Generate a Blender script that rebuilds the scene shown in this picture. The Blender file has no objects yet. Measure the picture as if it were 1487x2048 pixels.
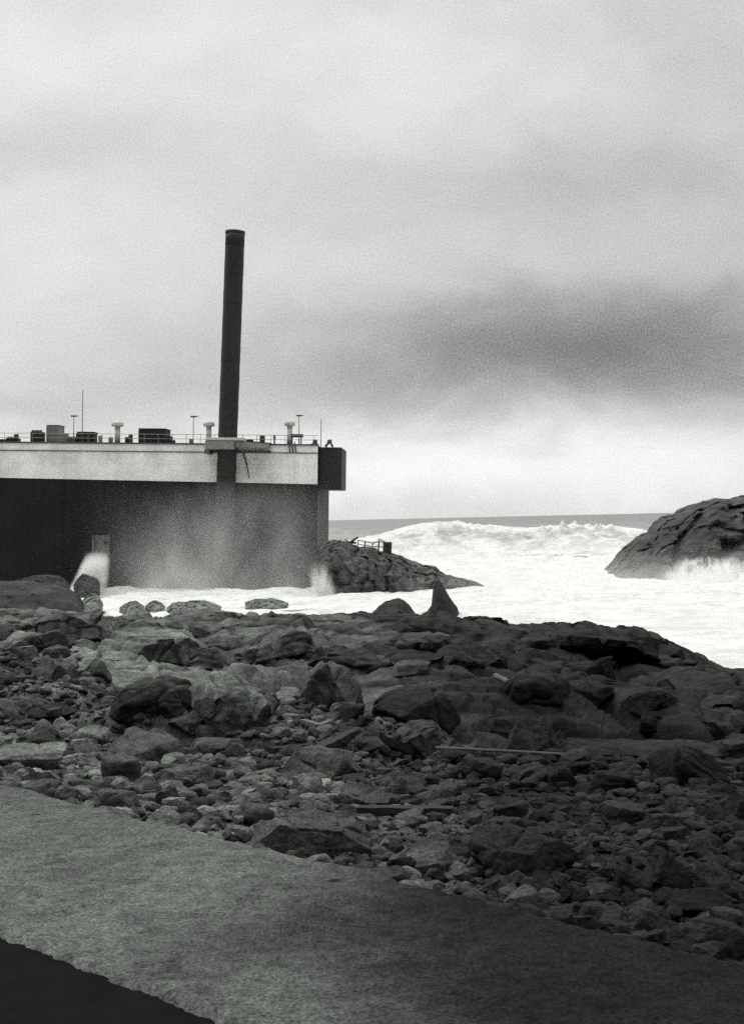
import bpy, bmesh, math, random
import numpy as np
from mathutils import Vector, Matrix

random.seed(7)
RNG = np.random.default_rng(11)
sc = bpy.context.scene
COL = sc.collection

# ------------------------------------------------------------------ camera
F = 2844.0                                   # focal length in photo pixels (1487 x 2048)
CAM = np.array([0.0, 0.0, 7.0])
PITCH = math.atan(13.5 / F)
ROLL = -math.atan(0.022)
RM = (Matrix.Rotation(math.pi / 2 + PITCH, 3, 'X') @ Matrix.Rotation(ROLL, 3, 'Z'))
cd = bpy.data.cameras.new('camera'); co = bpy.data.objects.new('camera', cd); COL.objects.link(co)
co.location = CAM; co.rotation_euler = RM.to_euler()
cd.sensor_fit = 'VERTICAL'; cd.sensor_height = 36.0; cd.lens = 36.0 * F / 2048
cd.clip_start = 0.1; cd.clip_end = 30000
sc.camera = co

def uw(px, py):
    v = RM @ Vector(((px - 743.5) / F, -(py - 1024) / F, -1))
    return v.x / v.y, v.z / v.y
def at(px, py, d):
    u, w = uw(px, py)
    return Vector((u * d, d, 7 + w * d))

# ------------------------------------------------------------------ noise
def _h(ix, iy, iz, seed):
    h = (ix * 374761393 + iy * 668265263 + iz * 2147483647 + seed * 974634777) & 0xffffffff
    h = ((h ^ (h >> 13)) * 1274126177) & 0xffffffff
    h = ((h ^ (h >> 16)) * 2246822519) & 0xffffffff
    return h ^ (h >> 15)
def perlin2(x, y, seed=0):
    xi = np.floor(x).astype(np.int64); yi = np.floor(y).astype(np.int64)
    xf = x - xi; yf = y - yi
    fu = xf * xf * xf * (xf * (xf * 6 - 15) + 10); fv = yf * yf * yf * (yf * (yf * 6 - 15) + 10)
    def g(dx, dy):
        a = (_h(xi + dx, yi + dy, 0, seed) & 1023) * (2 * math.pi / 1024)
        return np.cos(a) * (xf - dx) + np.sin(a) * (yf - dy)
    a = g(0, 0); b = g(1, 0); c = g(0, 1); d = g(1, 1)
    return ((a + (b - a) * fu) * (1 - fv) + (c + (d - c) * fu) * fv) * 1.4
def fbm2(x, y, seed=0, oct=5, gain=.5):
    s = 0; a = 1.0; f = 1.0
    for i in range(oct):
        s = s + a * perlin2(x * f + 17.3 * i, y * f - 9.1 * i, seed + i); a *= gain; f *= 2.03
    return s
def ridge2(x, y, seed=0, oct=4):
    s = 0; a = 1.0; f = 1.0
    for i in range(oct):
        s = s + a * (1 - 2 * np.abs(perlin2(x * f + 5.3 * i, y * f, seed + i))); a *= .5; f *= 2.1
    return s
_GT = np.random.default_rng(3).normal(size=(256, 3)); _GT /= np.linalg.norm(_GT, axis=1)[:, None]
def perlin3(p, seed=0):
    i = np.floor(p).astype(np.int64); f = p - i
    w = f * f * f * (f * (f * 6 - 15) + 10)
    r = 0
    for dx in (0, 1):
        for dy in (0, 1):
            for dz in (0, 1):
                g = _GT[_h(i[:, 0] + dx, i[:, 1] + dy, i[:, 2] + dz, seed) & 255]
                dot = g[:, 0] * (f[:, 0] - dx) + g[:, 1] * (f[:, 1] - dy) + g[:, 2] * (f[:, 2] - dz)
                r = r + dot * (w[:, 0] if dx else 1 - w[:, 0]) * (w[:, 1] if dy else 1 - w[:, 1]) * (w[:, 2] if dz else 1 - w[:, 2])
    return r * 1.4
def fbm3(p, seed=0, oct=4):
    s = 0; a = 1.0; f = 1.0
    for i in range(oct):
        s = s + a * perlin3(p * f + 11.7 * i, seed + i); a *= .5; f *= 2.03
    return s
def worley(x, y, seed=0):
    """F1, F2-F1, cell hash, offset from the cell point"""
    xi = np.floor(x).astype(np.int64); yi = np.floor(y).astype(np.int64)
    f1 = np.full(x.shape, 9.0); f2 = np.full(x.shape, 9.0); cid = np.zeros(x.shape, np.int64)
    ox = np.zeros(x.shape); oy = np.zeros(x.shape)
    for dx in (-1, 0, 1):
        for dy in (-1, 0, 1):
            h = _h(xi + dx, yi + dy, 0, seed)
            qx = x - (xi + dx + (h & 1023) / 1023.0); qy = y - (yi + dy + ((h >> 10) & 1023) / 1023.0)
            d = np.sqrt(qx * qx + qy * qy)
            c = d < f1
            f2 = np.where(c, f1, np.minimum(f2, d))
            cid = np.where(c, h, cid); ox = np.where(c, qx, ox); oy = np.where(c, qy, oy)
            f1 = np.where(c, d, f1)
    return f1, f2 - f1, cid, ox, oy
def sstep(a, b, x):
    t = np.clip((x - a) / (b - a), 0, 1); return t * t * (3 - 2 * t)

# ------------------------------------------------------------------ mesh helpers
def link(name, me, mat=None, parent=None):
    o = bpy.data.objects.new(name, me); COL.objects.link(o)
    if mat is not None: me.materials.append(mat)
    if parent is not None: o.parent = parent
    return o
def np_mesh(name, v, quads, smooth=True):
    me = bpy.data.meshes.new(name)
    v = np.asarray(v, np.float32); quads = np.asarray(quads, np.int32); k = quads.shape[1]
    me.vertices.add(len(v)); me.vertices.foreach_set('co', v.ravel())
    me.loops.add(quads.size); me.loops.foreach_set('vertex_index', quads.ravel())
    me.polygons.add(len(quads)); me.polygons.foreach_set('loop_start', np.arange(0, quads.size, k, dtype=np.int32))
    me.polygons.foreach_set('loop_total', np.full(len(quads), k, np.int32))
    me.polygons.foreach_set('use_smooth', np.full(len(quads), smooth, bool))
    me.update(calc_edges=True); me.validate()
    return me
def grid_quads(nr, nc):
    i = np.arange(nr * nc).reshape(nr, nc)
    return np.stack([i[:-1, :-1], i[:-1, 1:], i[1:, 1:], i[1:, :-1]], -1).reshape(-1, 4)
def tag(o, label=None, cat=None, group=None, kind=None):
    if label: o['label'] = label
    if cat: o['category'] = cat
    if group: o['group'] = group
    if kind: o['kind'] = kind
    return o
class MB:
    def __init__(s): s.bm = bmesh.new()
    def box(s, x0, x1, y0, y1, z0, z1, bev=0.0, shear=0.0):
        vs = [s.bm.verts.new((x + (shear if z == z1 else 0), y, z)) for x in (x0, x1) for y in (y0, y1) for z in (z0, z1)]
        fs = [s.bm.faces.new([vs[i] for i in q]) for q in ((0, 1, 3, 2), (4, 6, 7, 5), (0, 4, 5, 1), (2, 3, 7, 6), (0, 2, 6, 4), (1, 5, 7, 3))]
        if bev:
            es = list({e for f in fs for e in f.edges})
            bmesh.ops.bevel(s.bm, geom=es, offset=bev, segments=2, affect='EDGES', profile=.5)
        return s
    def tube(s, a, b, r0, r1=None, n=10, cap=True):
        a = Vector(a); b = Vector(b); r1 = r0 if r1 is None else r1
        z = (b - a).normalized(); x = z.orthogonal().normalized(); y = z.cross(x)
        A = []; B = []
        for i in range(n):
            t = 2 * math.pi * i / n; q = x * math.cos(t) + y * math.sin(t)
            A.append(s.bm.verts.new(a + q * r0)); B.append(s.bm.verts.new(b + q * r1))
        for i in range(n):
            f = s.bm.faces.new((A[i], A[(i + 1) % n], B[(i + 1) % n], B[i])); f.smooth = n > 8
        if cap:
            s.bm.faces.new(A[::-1]); s.bm.faces.new(B)
        return s
    def lathe(s, c, prof, n=16):
        c = Vector(c); rings = []
        for r, z in prof:
            rings.append([s.bm.verts.new(c + Vector((r * math.cos(2 * math.pi * i / n), r * math.sin(2 * math.pi * i / n), z))) for i in range(n)])
        for A, B in zip(rings, rings[1:]):
            for i in range(n):
                f = s.bm.faces.new((A[i], A[(i + 1) % n], B[(i + 1) % n], B[i])); f.smooth = True
        s.bm.faces.new(rings[0][::-1]); s.bm.faces.new(rings[-1])
        return s
    def prism(s, poly, y0, y1):
        A = [s.bm.verts.new((x, y0, z)) for x, z in poly]; B = [s.bm.verts.new((x, y1, z)) for x, z in poly]
        n = len(poly)
        s.bm.faces.new(A); s.bm.faces.new(B[::-1])
        for i in range(n): s.bm.faces.new((A[i], B[i], B[(i + 1) % n], A[(i + 1) % n]))
        return s
    def build(s, name, mat, parent=None):
        bmesh.ops.recalc_face_normals(s.bm, faces=s.bm.faces[:])
        me = bpy.data.meshes.new(name); s.bm.to_mesh(me); s.bm.free()
        return link(name, me, mat, parent)

# ------------------------------------------------------------------ node helpers
class NT:
    def __init__(s, nt): s.t = nt; nt.nodes.clear()
    def n(s, typ, **k):
        nd = s.t.nodes.new(typ)
        for a, b in k.items(): setattr(nd, a, b)
        return nd
    def l(s, a, b): s.t.links.new(a, b)
    def m(s, op, a, b=None, c=None, clamp=False):
        nd = s.n('ShaderNodeMath', operation=op, use_clamp=clamp)
        for i, v in enumerate((a, b, c)):
            if v is None: continue
            if isinstance(v, (int, float)): nd.inputs[i].default_value = v
            else: s.l(v, nd.inputs[i])
        return nd.outputs[0]
    def noise(s, vec, scale, detail=5, rough=.55, dist=0.0):
        nd = s.n('ShaderNodeTexNoise'); nd.inputs['Scale'].default_value = scale; nd.inputs['Detail'].default_value = detail
        nd.inputs['Roughness'].default_value = rough; nd.inputs['Distortion'].default_value = dist
        if vec is not None: s.l(vec, nd.inputs['Vector'])
        return nd.outputs['Fac']
    def map(s, v, a, b, c, d, interp='SMOOTHSTEP'):
        nd = s.n('ShaderNodeMapRange', interpolation_type=interp)
        s.l(v, nd.inputs[0])
        for i, q in enumerate((a, b, c, d)): nd.inputs[i + 1].default_value = q
        return nd.outputs[0]
    def scale(s, vec, x, y, z):
        nd = s.n('ShaderNodeVectorMath', operation='MULTIPLY'); s.l(vec, nd.inputs[0]); nd.inputs[1].default_value = (x, y, z)
        return nd.outputs[0]
    def tint(s, val, col=(.965, 1.0, .955)):
        nd = s.n('ShaderNodeVectorMath', operation='SCALE'); nd.inputs[0].default_value = col; s.l(val, nd.inputs['Scale'])
        return nd.outputs[0]
    def bump(s, h, strength, dist, normal=None):
        nd = s.n('ShaderNodeBump'); nd.inputs['Strength'].default_value = strength; nd.inputs['Distance'].default_value = dist
        s.l(h, nd.inputs['Height'])
        if normal is not None: s.l(normal, nd.inputs['Normal'])
        return nd.outputs[0]
def new_mat(name):
    m = bpy.data.materials.new(name); m.use_nodes = True
    return m, NT(m.node_tree)
def finish(t, val, rough=.8, spec=.3, normal=None, tint=(.935, 1.0, .94)):
    b = t.n('ShaderNodeBsdfPrincipled'); o = t.n('ShaderNodeOutputMaterial')
    t.l(t.tint(val, tint), b.inputs['Base Color'])
    if isinstance(rough, (int, float)): b.inputs['Roughness'].default_value = rough
    else: t.l(rough, b.inputs['Roughness'])
    if isinstance(spec, (int, float)): b.inputs['Specular IOR Level'].default_value = spec
    else: t.l(spec, b.inputs['Specular IOR Level'])
    if normal is not None: t.l(normal, b.inputs['Normal'])
    t.l(b.outputs[0], o.inputs[0])

def rock_mat(name, lo, hi, painted_falloff=True, far=False):
    m, t = new_mat(name)
    tc = t.n('ShaderNodeTexCoord'); vec = tc.outputs['Object']
    geo = t.n('ShaderNodeNewGeometry'); sp = t.n('ShaderNodeSeparateXYZ'); t.l(geo.outputs['Position'], sp.inputs[0])
    k = .25 if far else 1.0
    n1 = t.noise(vec, .55 * k, 6, .6, .4)
    n2 = t.noise(vec, 7 * k, 8, .65)
    st = t.noise(t.scale(vec, 1.2 * k, 1.6 * k, 6 * k), 1.3, 5, .6, .3)
    sp2 = t.noise(vec, 42 * k, 4, .7)
    v = t.map(n1, .3, .72, lo, hi)
    v = t.m('MULTIPLY', v, t.map(n2, .3, .7, .55, 1.5, 'LINEAR'))
    v = t.m('MULTIPLY', v, t.map(st, .35, .65, .75, 1.2))
    v = t.m('MULTIPLY', v, t.map(sp2, .36, .66, .6, 1.55, 'LINEAR'))
    rough = .8; spec = .25
    if painted_falloff:     # light falloff towards the right of the view, painted into the stone colour
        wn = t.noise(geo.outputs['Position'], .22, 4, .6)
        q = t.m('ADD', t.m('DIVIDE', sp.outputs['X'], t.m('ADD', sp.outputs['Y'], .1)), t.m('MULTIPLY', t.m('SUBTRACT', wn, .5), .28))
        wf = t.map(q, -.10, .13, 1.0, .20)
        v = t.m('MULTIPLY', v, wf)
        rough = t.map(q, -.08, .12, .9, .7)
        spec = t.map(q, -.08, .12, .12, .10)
    hb = t.m('ADD', t.m('MULTIPLY', n2, .7), t.m('MULTIPLY', sp2, .25))
    nb = t.bump(hb, .9, .12 / k)
    nb = t.bump(st, .35, .06 / k, nb)
    finish(t, v, rough, spec, nb)
    return m

def plain_mat(name, val, var=.3, scale=2.0, rough=.7, spec=.3, bump=.2, bd=.02):
    m, t = new_mat(name)
    tc = t.n('ShaderNodeTexCoord'); vec = tc.outputs['Object']
    n = t.noise(vec, scale, 7, .65); n2 = t.noise(vec, scale * 9, 5, .6)
    v = t.m('MULTIPLY', t.map(n, .25, .75, val * (1 - var), val * (1 + var), 'LINEAR'), t.map(n2, .3, .7, .85, 1.15, 'LINEAR'))
    finish(t, v, rough, spec, t.bump(n2, bump, bd), (.935, 1.0, .94) if val < .2 else (.985, 1.0, .97))
    return m

M = {}
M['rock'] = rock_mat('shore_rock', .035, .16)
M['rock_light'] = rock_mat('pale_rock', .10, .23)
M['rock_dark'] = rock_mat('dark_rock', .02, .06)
M['rock_far'] = rock_mat('headland_rock', .03, .085, painted_falloff=False, far=True)
def wash_mat():
    m, t = new_mat('foam_washed_rock')
    tc = t.n('ShaderNodeTexCoord'); vec = tc.outputs['Object']
    n = t.noise(t.scale(vec, 1, 1, 1.6), .5, 8, .6, .3); n2 = t.noise(vec, 4, 6, .7)
    v = t.m('MULTIPLY', t.map(n2, .3, .7, .10, .17), t.map(n, .3, .7, .8, 1.6))
    finish(t, v, .8, .2, t.bump(n2, .8, .2))
    return m
M['rock_wash'] = wash_mat()
M['wreck'] = rock_mat('wreck_rust', .04, .13, painted_falloff=False, far=True)
M['steel_dark'] = plain_mat('dark_steel', .03, .3, .5)
M['leg'] = plain_mat('leg_steel', .028, .25, .6)
M['pale_paint'] = plain_mat('pale_paint', .55, .12, .8)
M['grey_paint'] = plain_mat('grey_paint', .25, .2, .8)
M['mid_paint'] = plain_mat('mid_paint', .10, .25, .8)
M['bulkhead'] = plain_mat('bulkhead_paint', .32, .3, 1.6)
M['wood'] = plain_mat('weathered_wood', .07, .35, 6, .8, .2, .4, .01)
M['wood_dark'] = plain_mat('wet_black_wood', .014, .3, 6, .7, .2, .4, .01)
M['wood_pale'] = plain_mat('bleached_wood', .09, .2, 6, .8, .2, .4, .01)

def hull_mat(name, base, streak, seams=True):
    m, t = new_mat(name)
    tc = t.n('ShaderNodeTexCoord'); vec = tc.outputs['Object']
    n = t.noise(vec, .25, 6, .6); s = t.noise(t.scale(vec, 1.4, 1.0, .07), 1.0, 6, .65)
    f = t.noise(vec, 3.5, 7, .7)
    v = t.m('MULTIPLY', t.map(n, .3, .7, base * .8, base * 1.2), t.map(s, .35, .7, 1 - streak, 1 + streak, 'LINEAR'))
    v = t.m('MULTIPLY', v, t.map(f, .3, .7, .86, 1.14, 'LINEAR'))
    b = t.n('ShaderNodeTexBrick'); sw = t.n('ShaderNodeSeparateXYZ'); cb = t.n('ShaderNodeCombineXYZ'); t.l(vec, sw.inputs[0])
    t.l(sw.outputs['X'], cb.inputs[0]); t.l(sw.outputs['Z'], cb.inputs[1]); t.l(cb.outputs[0], b.inputs['Vector'])
    b.inputs['Scale'].default_value = 1.0; b.inputs['Brick Width'].default_value = 6.0; b.inputs['Row Height'].default_value = 2.1
    b.inputs['Mortar Size'].default_value = .03; b.inputs['Mortar Smooth'].default_value = .6
    v = t.m('MULTIPLY', v, t.map(b.outputs['Fac'], 0, 1, 1.0, .82, 'LINEAR'))
    nb = t.bump(t.noise(vec, .45, 2, .4), .25, .25)
    finish(t, v, .7, .2, nb, (.935, 1.0, .94) if base < .2 else (.985, 1.0, .97))
    return m
M['hull'] = hull_mat('hull_dark', .014, .22)
M['band'] = hull_mat('hull_pale_band', .84, .06)

def foam_water():
    m, t = new_mat('sea_water')
    tc = t.n('ShaderNodeTexCoord'); vec = tc.outputs['Object']
    a = t.n('ShaderNodeAttribute', attribute_name='foam')
    n = t.noise(vec, .35, 9, .68, .6); n2 = t.noise(vec, 1.6, 7, .65)
    fm = t.m('ADD', a.outputs['Fac'], t.m('MULTIPLY', t.m('SUBTRACT', n, .5), 1.5))
    fac = t.map(fm, .3, .62, 0, 1)
    wv = t.noise(t.scale(vec, .05, .035, .1), 1.0, 12, .78)
    n4 = t.noise(t.scale(vec, 1, 1, 1.5), .16, 8, .65, .8)
    foam = t.m('MULTIPLY', t.m('MULTIPLY', t.map(n2, .3, .7, .66, .84, 'LINEAR'), t.map(n, .3, .6, .78, 1.0)), t.map(n4, .36, .58, .88, 1.0))
    wa = t.n('ShaderNodeAttribute', attribute_name='wave')
    n5 = t.noise(t.scale(vec, .30, .12, .75), 1.0, 8, .68, .9)
    foam = t.m('MULTIPLY', foam, t.m('SUBTRACT', 1.0, t.m('MULTIPLY', wa.outputs['Fac'], t.map(n5, .40, .64, .62, .0))))  # grey shading of the breaker's face, painted into the foam colour
    foam = t.m('MULTIPLY', foam, .95)
    wat = t.map(wv, .38, .62, .03, .26, 'LINEAR')
    mx = t.n('ShaderNodeMix'); mx.data_type = 'FLOAT'; t.l(fac, mx.inputs[0]); t.l(wat, mx.inputs[2]); t.l(foam, mx.inputs[3])
    nb = t.bump(t.m('ADD', n, t.m('MULTIPLY', n2, .4)), .7, .8)
    finish(t, mx.outputs[0], t.map(fac, 0, 1, .3, .95), .3, nb, (.98, 1.0, .975))
    return m
M['sea'] = foam_water()
def foam_mat():
    m, t = new_mat('white_foam')
    tc = t.n('ShaderNodeTexCoord'); vec = tc.outputs['Object']
    n = t.noise(vec, 1.2, 9, .7, .4)
    finish(t, t.map(n, .3, .62, .6, .92), .95, .1, t.bump(n, .8, .5), (.98, 1.0, .975))
    return m
M['foam'] = foam_mat()

# ------------------------------------------------------------------ shore terrain
RS = [(-900, 1190), (-300, 1198), (0, 1204), (60, 1204), (160, 1214), (250, 1217), (380, 1219), (500, 1224), (560, 1224), (640, 1222), (700, 1218), (760, 1214), (850, 1222), (960, 1228),
      (1060, 1238), (1160, 1249), (1230, 1247), (1275, 1247), (1300, 1260), (1340, 1284), (1390, 1314), (1420, 1334), (1450, 1352), (1487, 1362), (1700, 1380), (2300, 1400)]
RU = np.array([uw(*p)[0] for p in RS]); RW = np.array([uw(*p)[1] for p in RS])
DR = 46.0
def wall_s(x, y):      # metres beyond the seaward edge of the sea wall
    return (x * 1.05 + y - 6.42) * .69
def terrain(x, y, fine=True):
    x = np.asarray(x, float); y = np.asarray(y, float); d = np.maximum(y, .1); u = x / d
    wr = np.interp(u, RU, RW)
    zr = 7 + wr * DR - .12
    z26 = np.minimum(4.0, 7 + wr * 26 - .25 - .15 * sstep(.17, .25, u)); z36 = np.minimum(3.9, 7 + wr * 36 - .2 - .2 * sstep(.17, .25, u))
    s = wall_s(x, y)
    near = 4.0 + 1.15 * np.exp(-np.maximum(s, 0) / 4.2)
    # profile along the view: rubble hollow, ledges, crest, drop to the sea
    kd = np.array([0, 20, 26, 36, DR, 51, 57, 66, 90])
    zs = [near, near, np.maximum(near * .35 + z26 * .65, z26), z36, zr, zr - .55, zr * .35, -1.5 + 0 * zr, -4 + 0 * zr]
    z = zs[0].copy()
    for i in range(len(kd) - 1):
        t = sstep(kd[i], kd[i + 1], d) if i not in (0,) else sstep(14, 20, d)
        z = np.where(d >= kd[i], zs[i] + (zs[i + 1] - zs[i]) * t, z)
    wx = perlin2(x * .16, y * .16, 5); wy = perlin2(x * .16 + 40, y * .16, 6)
    Mk = sstep(15.5, 21, d + 3.0 * wx + 3.0 * sstep(-.03, .08, u))
    fall = 1 - .6 * sstep(40, 48, d)
    # large undulation
    z = z + (.32 * wx * Mk + .08 * perlin2(x * .5, y * .5, 21)) * fall
    # bedrock broken into long convex slabs: abrupt faces towards the land, rounded backs
    def blocks(A, ws, wl, amp, seed, wa):
        p = (y * math.cos(A) + x * math.sin(A)) / ws + wa; i_ = np.floor(p).astype(np.int64); fr = p - i_
        q = (x * math.cos(A) - y * math.sin(A)) / wl + (_h(i_, i_ * 0 + 3, 0, seed) & 1023) / 341. + .25 * perlin2(x / ws * .8, y / ws * .8, seed + 1)
        j_ = np.floor(q).astype(np.int64); fq = q - j_
        h_ = _h(i_, j_, 1, seed); r1 = (h_ & 255) / 255.; r2 = ((h_ >> 8) & 255) / 255. - .5
        r3 = ((h_ >> 16) & 255) / 255. - .45
        top = sstep(0, .07, fr) * (.72 + .28 * sstep(.05, .4, fr)) - .22 * sstep(.8, 1, fr) + .55 * r3 * (fr - .4)
        dist = np.minimum(fq, 1 - fq) * wl
        rnd = 1 - .35 * np.exp(-(dist / (.16 * wl)) ** 1.2)
        return amp * ((.12 + .88 * r1) * top * rnd + .6 * (fq - .5) * r2 * top) - .55 * amp * np.exp(-(dist / (.02 * wl + .03)) ** 2) * (r1 > .25) - .30 * amp * np.exp(-(np.minimum(fr, 1 - fr) * ws / (.03 * ws + .02)) ** 2)
    z = z - .34 * Mk * fall + blocks(.34, 2.3, 4.8, .85, 201, .55 * wx + .22 * perlin2(x * .45, y * .45, 8)) * Mk * fall
    z = z + blocks(.22, .85, 1.9, .30, 202, .9 * wy + .3 * perlin2(x * .8, y * .8, 18)) * (.3 + .7 * sstep(-.3, .3, perlin2(x * .3, y * .3, 9))) * Mk * fall
    # oblique joints
    pj = perlin2((x * .8 + y * .6) * .42, (x * -.6 + y * .8) * .16, 205); z = z - .30 * np.exp(-(pj / .035) ** 2) * Mk * fall
    if fine:
        z = z + blocks(.5, .30, .8, .09, 203, .6 * perlin2(x * .9, y * .9, 41)) * 1.3 * sstep(-.4, .2, perlin2(x * .35 + 9, y * .35, 14)) * (Mk * .9 + .1)
        z = z + .02 * ridge2(x * .9, y * 1.6, 40, 4) * Mk * fall
        z = z + .03 * fbm2(x * 2.2, y * 2.2, 50, 6, .62)
        f1, e, c, ox, oy = worley(x / .22, y / .22, 15)
        r1 = ((c >> 3) & 255) / 255.
        z = z + np.maximum(0, .5 - f1) * (.05 + .10 * r1) * (1 - Mk) * sstep(30, 10, d)
    if fine: z = z - .34 * sstep(21.5, 26, d) * sstep(52, 45, d)       # joints and hollows between the bedrock slabs
    z = np.where(s < .06, np.minimum(z, 4.6), z)
    return z
NU, ND = 1150, 1150
uu = np.linspace(-.42, .42, NU); dd = 4.2 * (80 / 4.2) ** (np.linspace(0, 1, ND) ** .92)
U, D = np.meshgrid(uu, dd)
TX, TY = U * D, D
TZ = terrain(TX, TY)
me = np_mesh('rocky_shore', np.stack([TX, TY, TZ], -1).reshape(-1, 3), grid_quads(ND, NU))
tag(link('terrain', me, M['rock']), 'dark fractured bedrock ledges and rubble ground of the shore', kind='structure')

DS = np.geomspace(5.0, 62, 1600)
def hit(px, py):
    """where the view of this spot of the shore meets the bedrock"""
    u, w = uw(px, py)
    zt = terrain(u * DS, DS); zr = 7 + w * DS
    k = np.argmax(zt >= zr)
    if zt[k] < zr[k]: k = int(np.argmin(zr - zt))
    return DS[k], u, float(zt[k])

# ------------------------------------------------------------------ rocks
_ICO = {}
def ico(sub):
    if sub not in _ICO:
        bm = bmesh.new(); bmesh.ops.create_icosphere(bm, subdivisions=sub, radius=1.0)
        v = np.array([q.co[:] for q in bm.verts]); f = np.array([[q.index for q in p.verts] for p in bm.faces]); bm.free()
        _ICO[sub] = (v / np.linalg.norm(v, axis=1)[:, None], f)
    return _ICO[sub]
def rock_verts(seed, sub, size=(1, 1, 1), style='angular', strata=None):
    """true-size rock: base at z=0, centred in x,y"""
    r = np.random.default_rng(seed)
    p = ico(sub)[0].copy()
    size = np.array(size, float)
    if style == 'dome':   nc, lo, hi, soft = 9, .68, .95, .05
    elif style == 'slab': nc, lo, hi, soft = 11, .5, .8, .006
    elif style == 'wedge': nc, lo, hi, soft = 12, .42, .8, .008
    else:                 nc, lo, hi, soft = 15, .48, .82, .008
    cuts = [(r.normal(size=3), r.uniform(lo, hi)) for _ in range(nc)]
    if style == 'slab': cuts.append((np.array([r.uniform(-.15, .15), r.uniform(-.35, .05), 1.0]), .42))
    if style == 'wedge': cuts.append((np.array([r.choice([-1, 1]) * .8, r.uniform(-.6, -.1), .9]), .35))
    p = p + .16 * np.stack([fbm3(p * .9 + 3 * seed, seed, 2), fbm3(p * .9 + 7 + seed, seed + 5, 2), fbm3(p * .9 + 13 + seed, seed + 9, 2)], -1)
    for nrm, c in cuts:
        nrm = nrm / np.linalg.norm(nrm)
        ex = p @ nrm - c
        ex = np.where(ex > 0, ex - soft * (1 - np.exp(-np.maximum(ex, 0) / max(soft, 1e-4))), 0)
        p = p - ex[:, None] * nrm
    mn, mx = p.min(0), p.max(0)
    p = (p - (mn + mx) / 2) / (mx - mn) * size            # true size
    dirn = p / (np.linalg.norm(p, axis=1)[:, None] + 1e-9)
    L = float(np.cbrt(size.prod()))
    if sub >= 3:
        ax = r.normal(size=3) * np.array([.35, .45, 1.4]); ax /= np.linalg.norm(ax)
        t = p @ ax / L * (3.1 if strata is None else strata) + .35 * fbm3(p / L * 1.6, seed + 20, 3)
        fr = t - np.floor(t)
        g = (-.022 * np.exp(-((fr - .5) / .05) ** 2) - .022 * (fr - .5)) * sstep(-.1, .35, fbm3(p / L * .9 + 9, seed + 21, 2))
        g = g + .055 * fbm3(p / L * 2.2, seed + 30, 3)
        pn = perlin3(p / L * 1.5 + 50, seed + 40)
        g = g - .06 * np.exp(-(pn / .045) ** 2)
        if sub >= 4: g = g + .014 * fbm3(p / L * 11, seed + 50, 3)
        p = p + dirn * (g * L)[:, None]
    p[:, 2] -= p[:, 2].min()
    return p
def joints(v, h, na, gap, seed, deep=.16):
    q = (v[:, 0] * math.cos(na) + v[:, 1] * math.sin(na)) / gap + .12 * perlin3(v * 1.3, seed) + .3
    fr = np.abs(q - np.round(q)); up = sstep(.25 * h, .7 * h, v[:, 2])
    v[:, 2] -= deep * np.exp(-(fr * gap / .035) ** 2) * up
    v[:, 2] += .12 * (((_h(np.round(q).astype(np.int64), np.zeros(len(q), np.int64), 0, seed) & 255) / 255.) - .5) * up
    return v
def rock_obj(seed, sub, size, style, mat, loc, rz=0.0, tilt=(0, 0), strata=None):
    v = rock_verts(seed, sub, size, style, strata)
    if style != 'dome' and size[0] > .9: v = joints(v, size[2], .75, .28 * size[0] + .05, seed, .14 * size[2])
    o = link('rock', np_mesh('rock', v, ico(sub)[1], True), M[mat])
    o.location = loc; o.rotation_euler = (tilt[0], tilt[1], rz)
    return o
def hero(x0, y0, x1, y1, style, mat, label, rz=0.0, tilt=(0, 0), dep=.8, cat='rock', sub=5, strata=None, sink=.34):
    d, u, z = hit((x0 + x1) / 2, y1)
    W = (x1 - x0) * d / F; dp = W * dep
    dc = d + dp * .42
    u2, wt = uw((x0 + x1) / 2, y0)
    ztop = 7 + wt * (d + dp * .35)
    zb = float(terrain(u * dc, np.array(dc), False))
    zb = min(zb, z) - .02
    H = max(ztop - zb, .12 * W, (y1 - y0) * d / F * .8)
    seed = int(x0 * 7 + y0 * 13) % 9973
    o = rock_obj(seed, sub, (W * 1.06, dp, H * (1 + sink)), style, mat, (u * dc, dc, zb - H * sink), rz, tilt, strata)
    tag(o, label, cat, 'large rocks of the shore')
    return o

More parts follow.
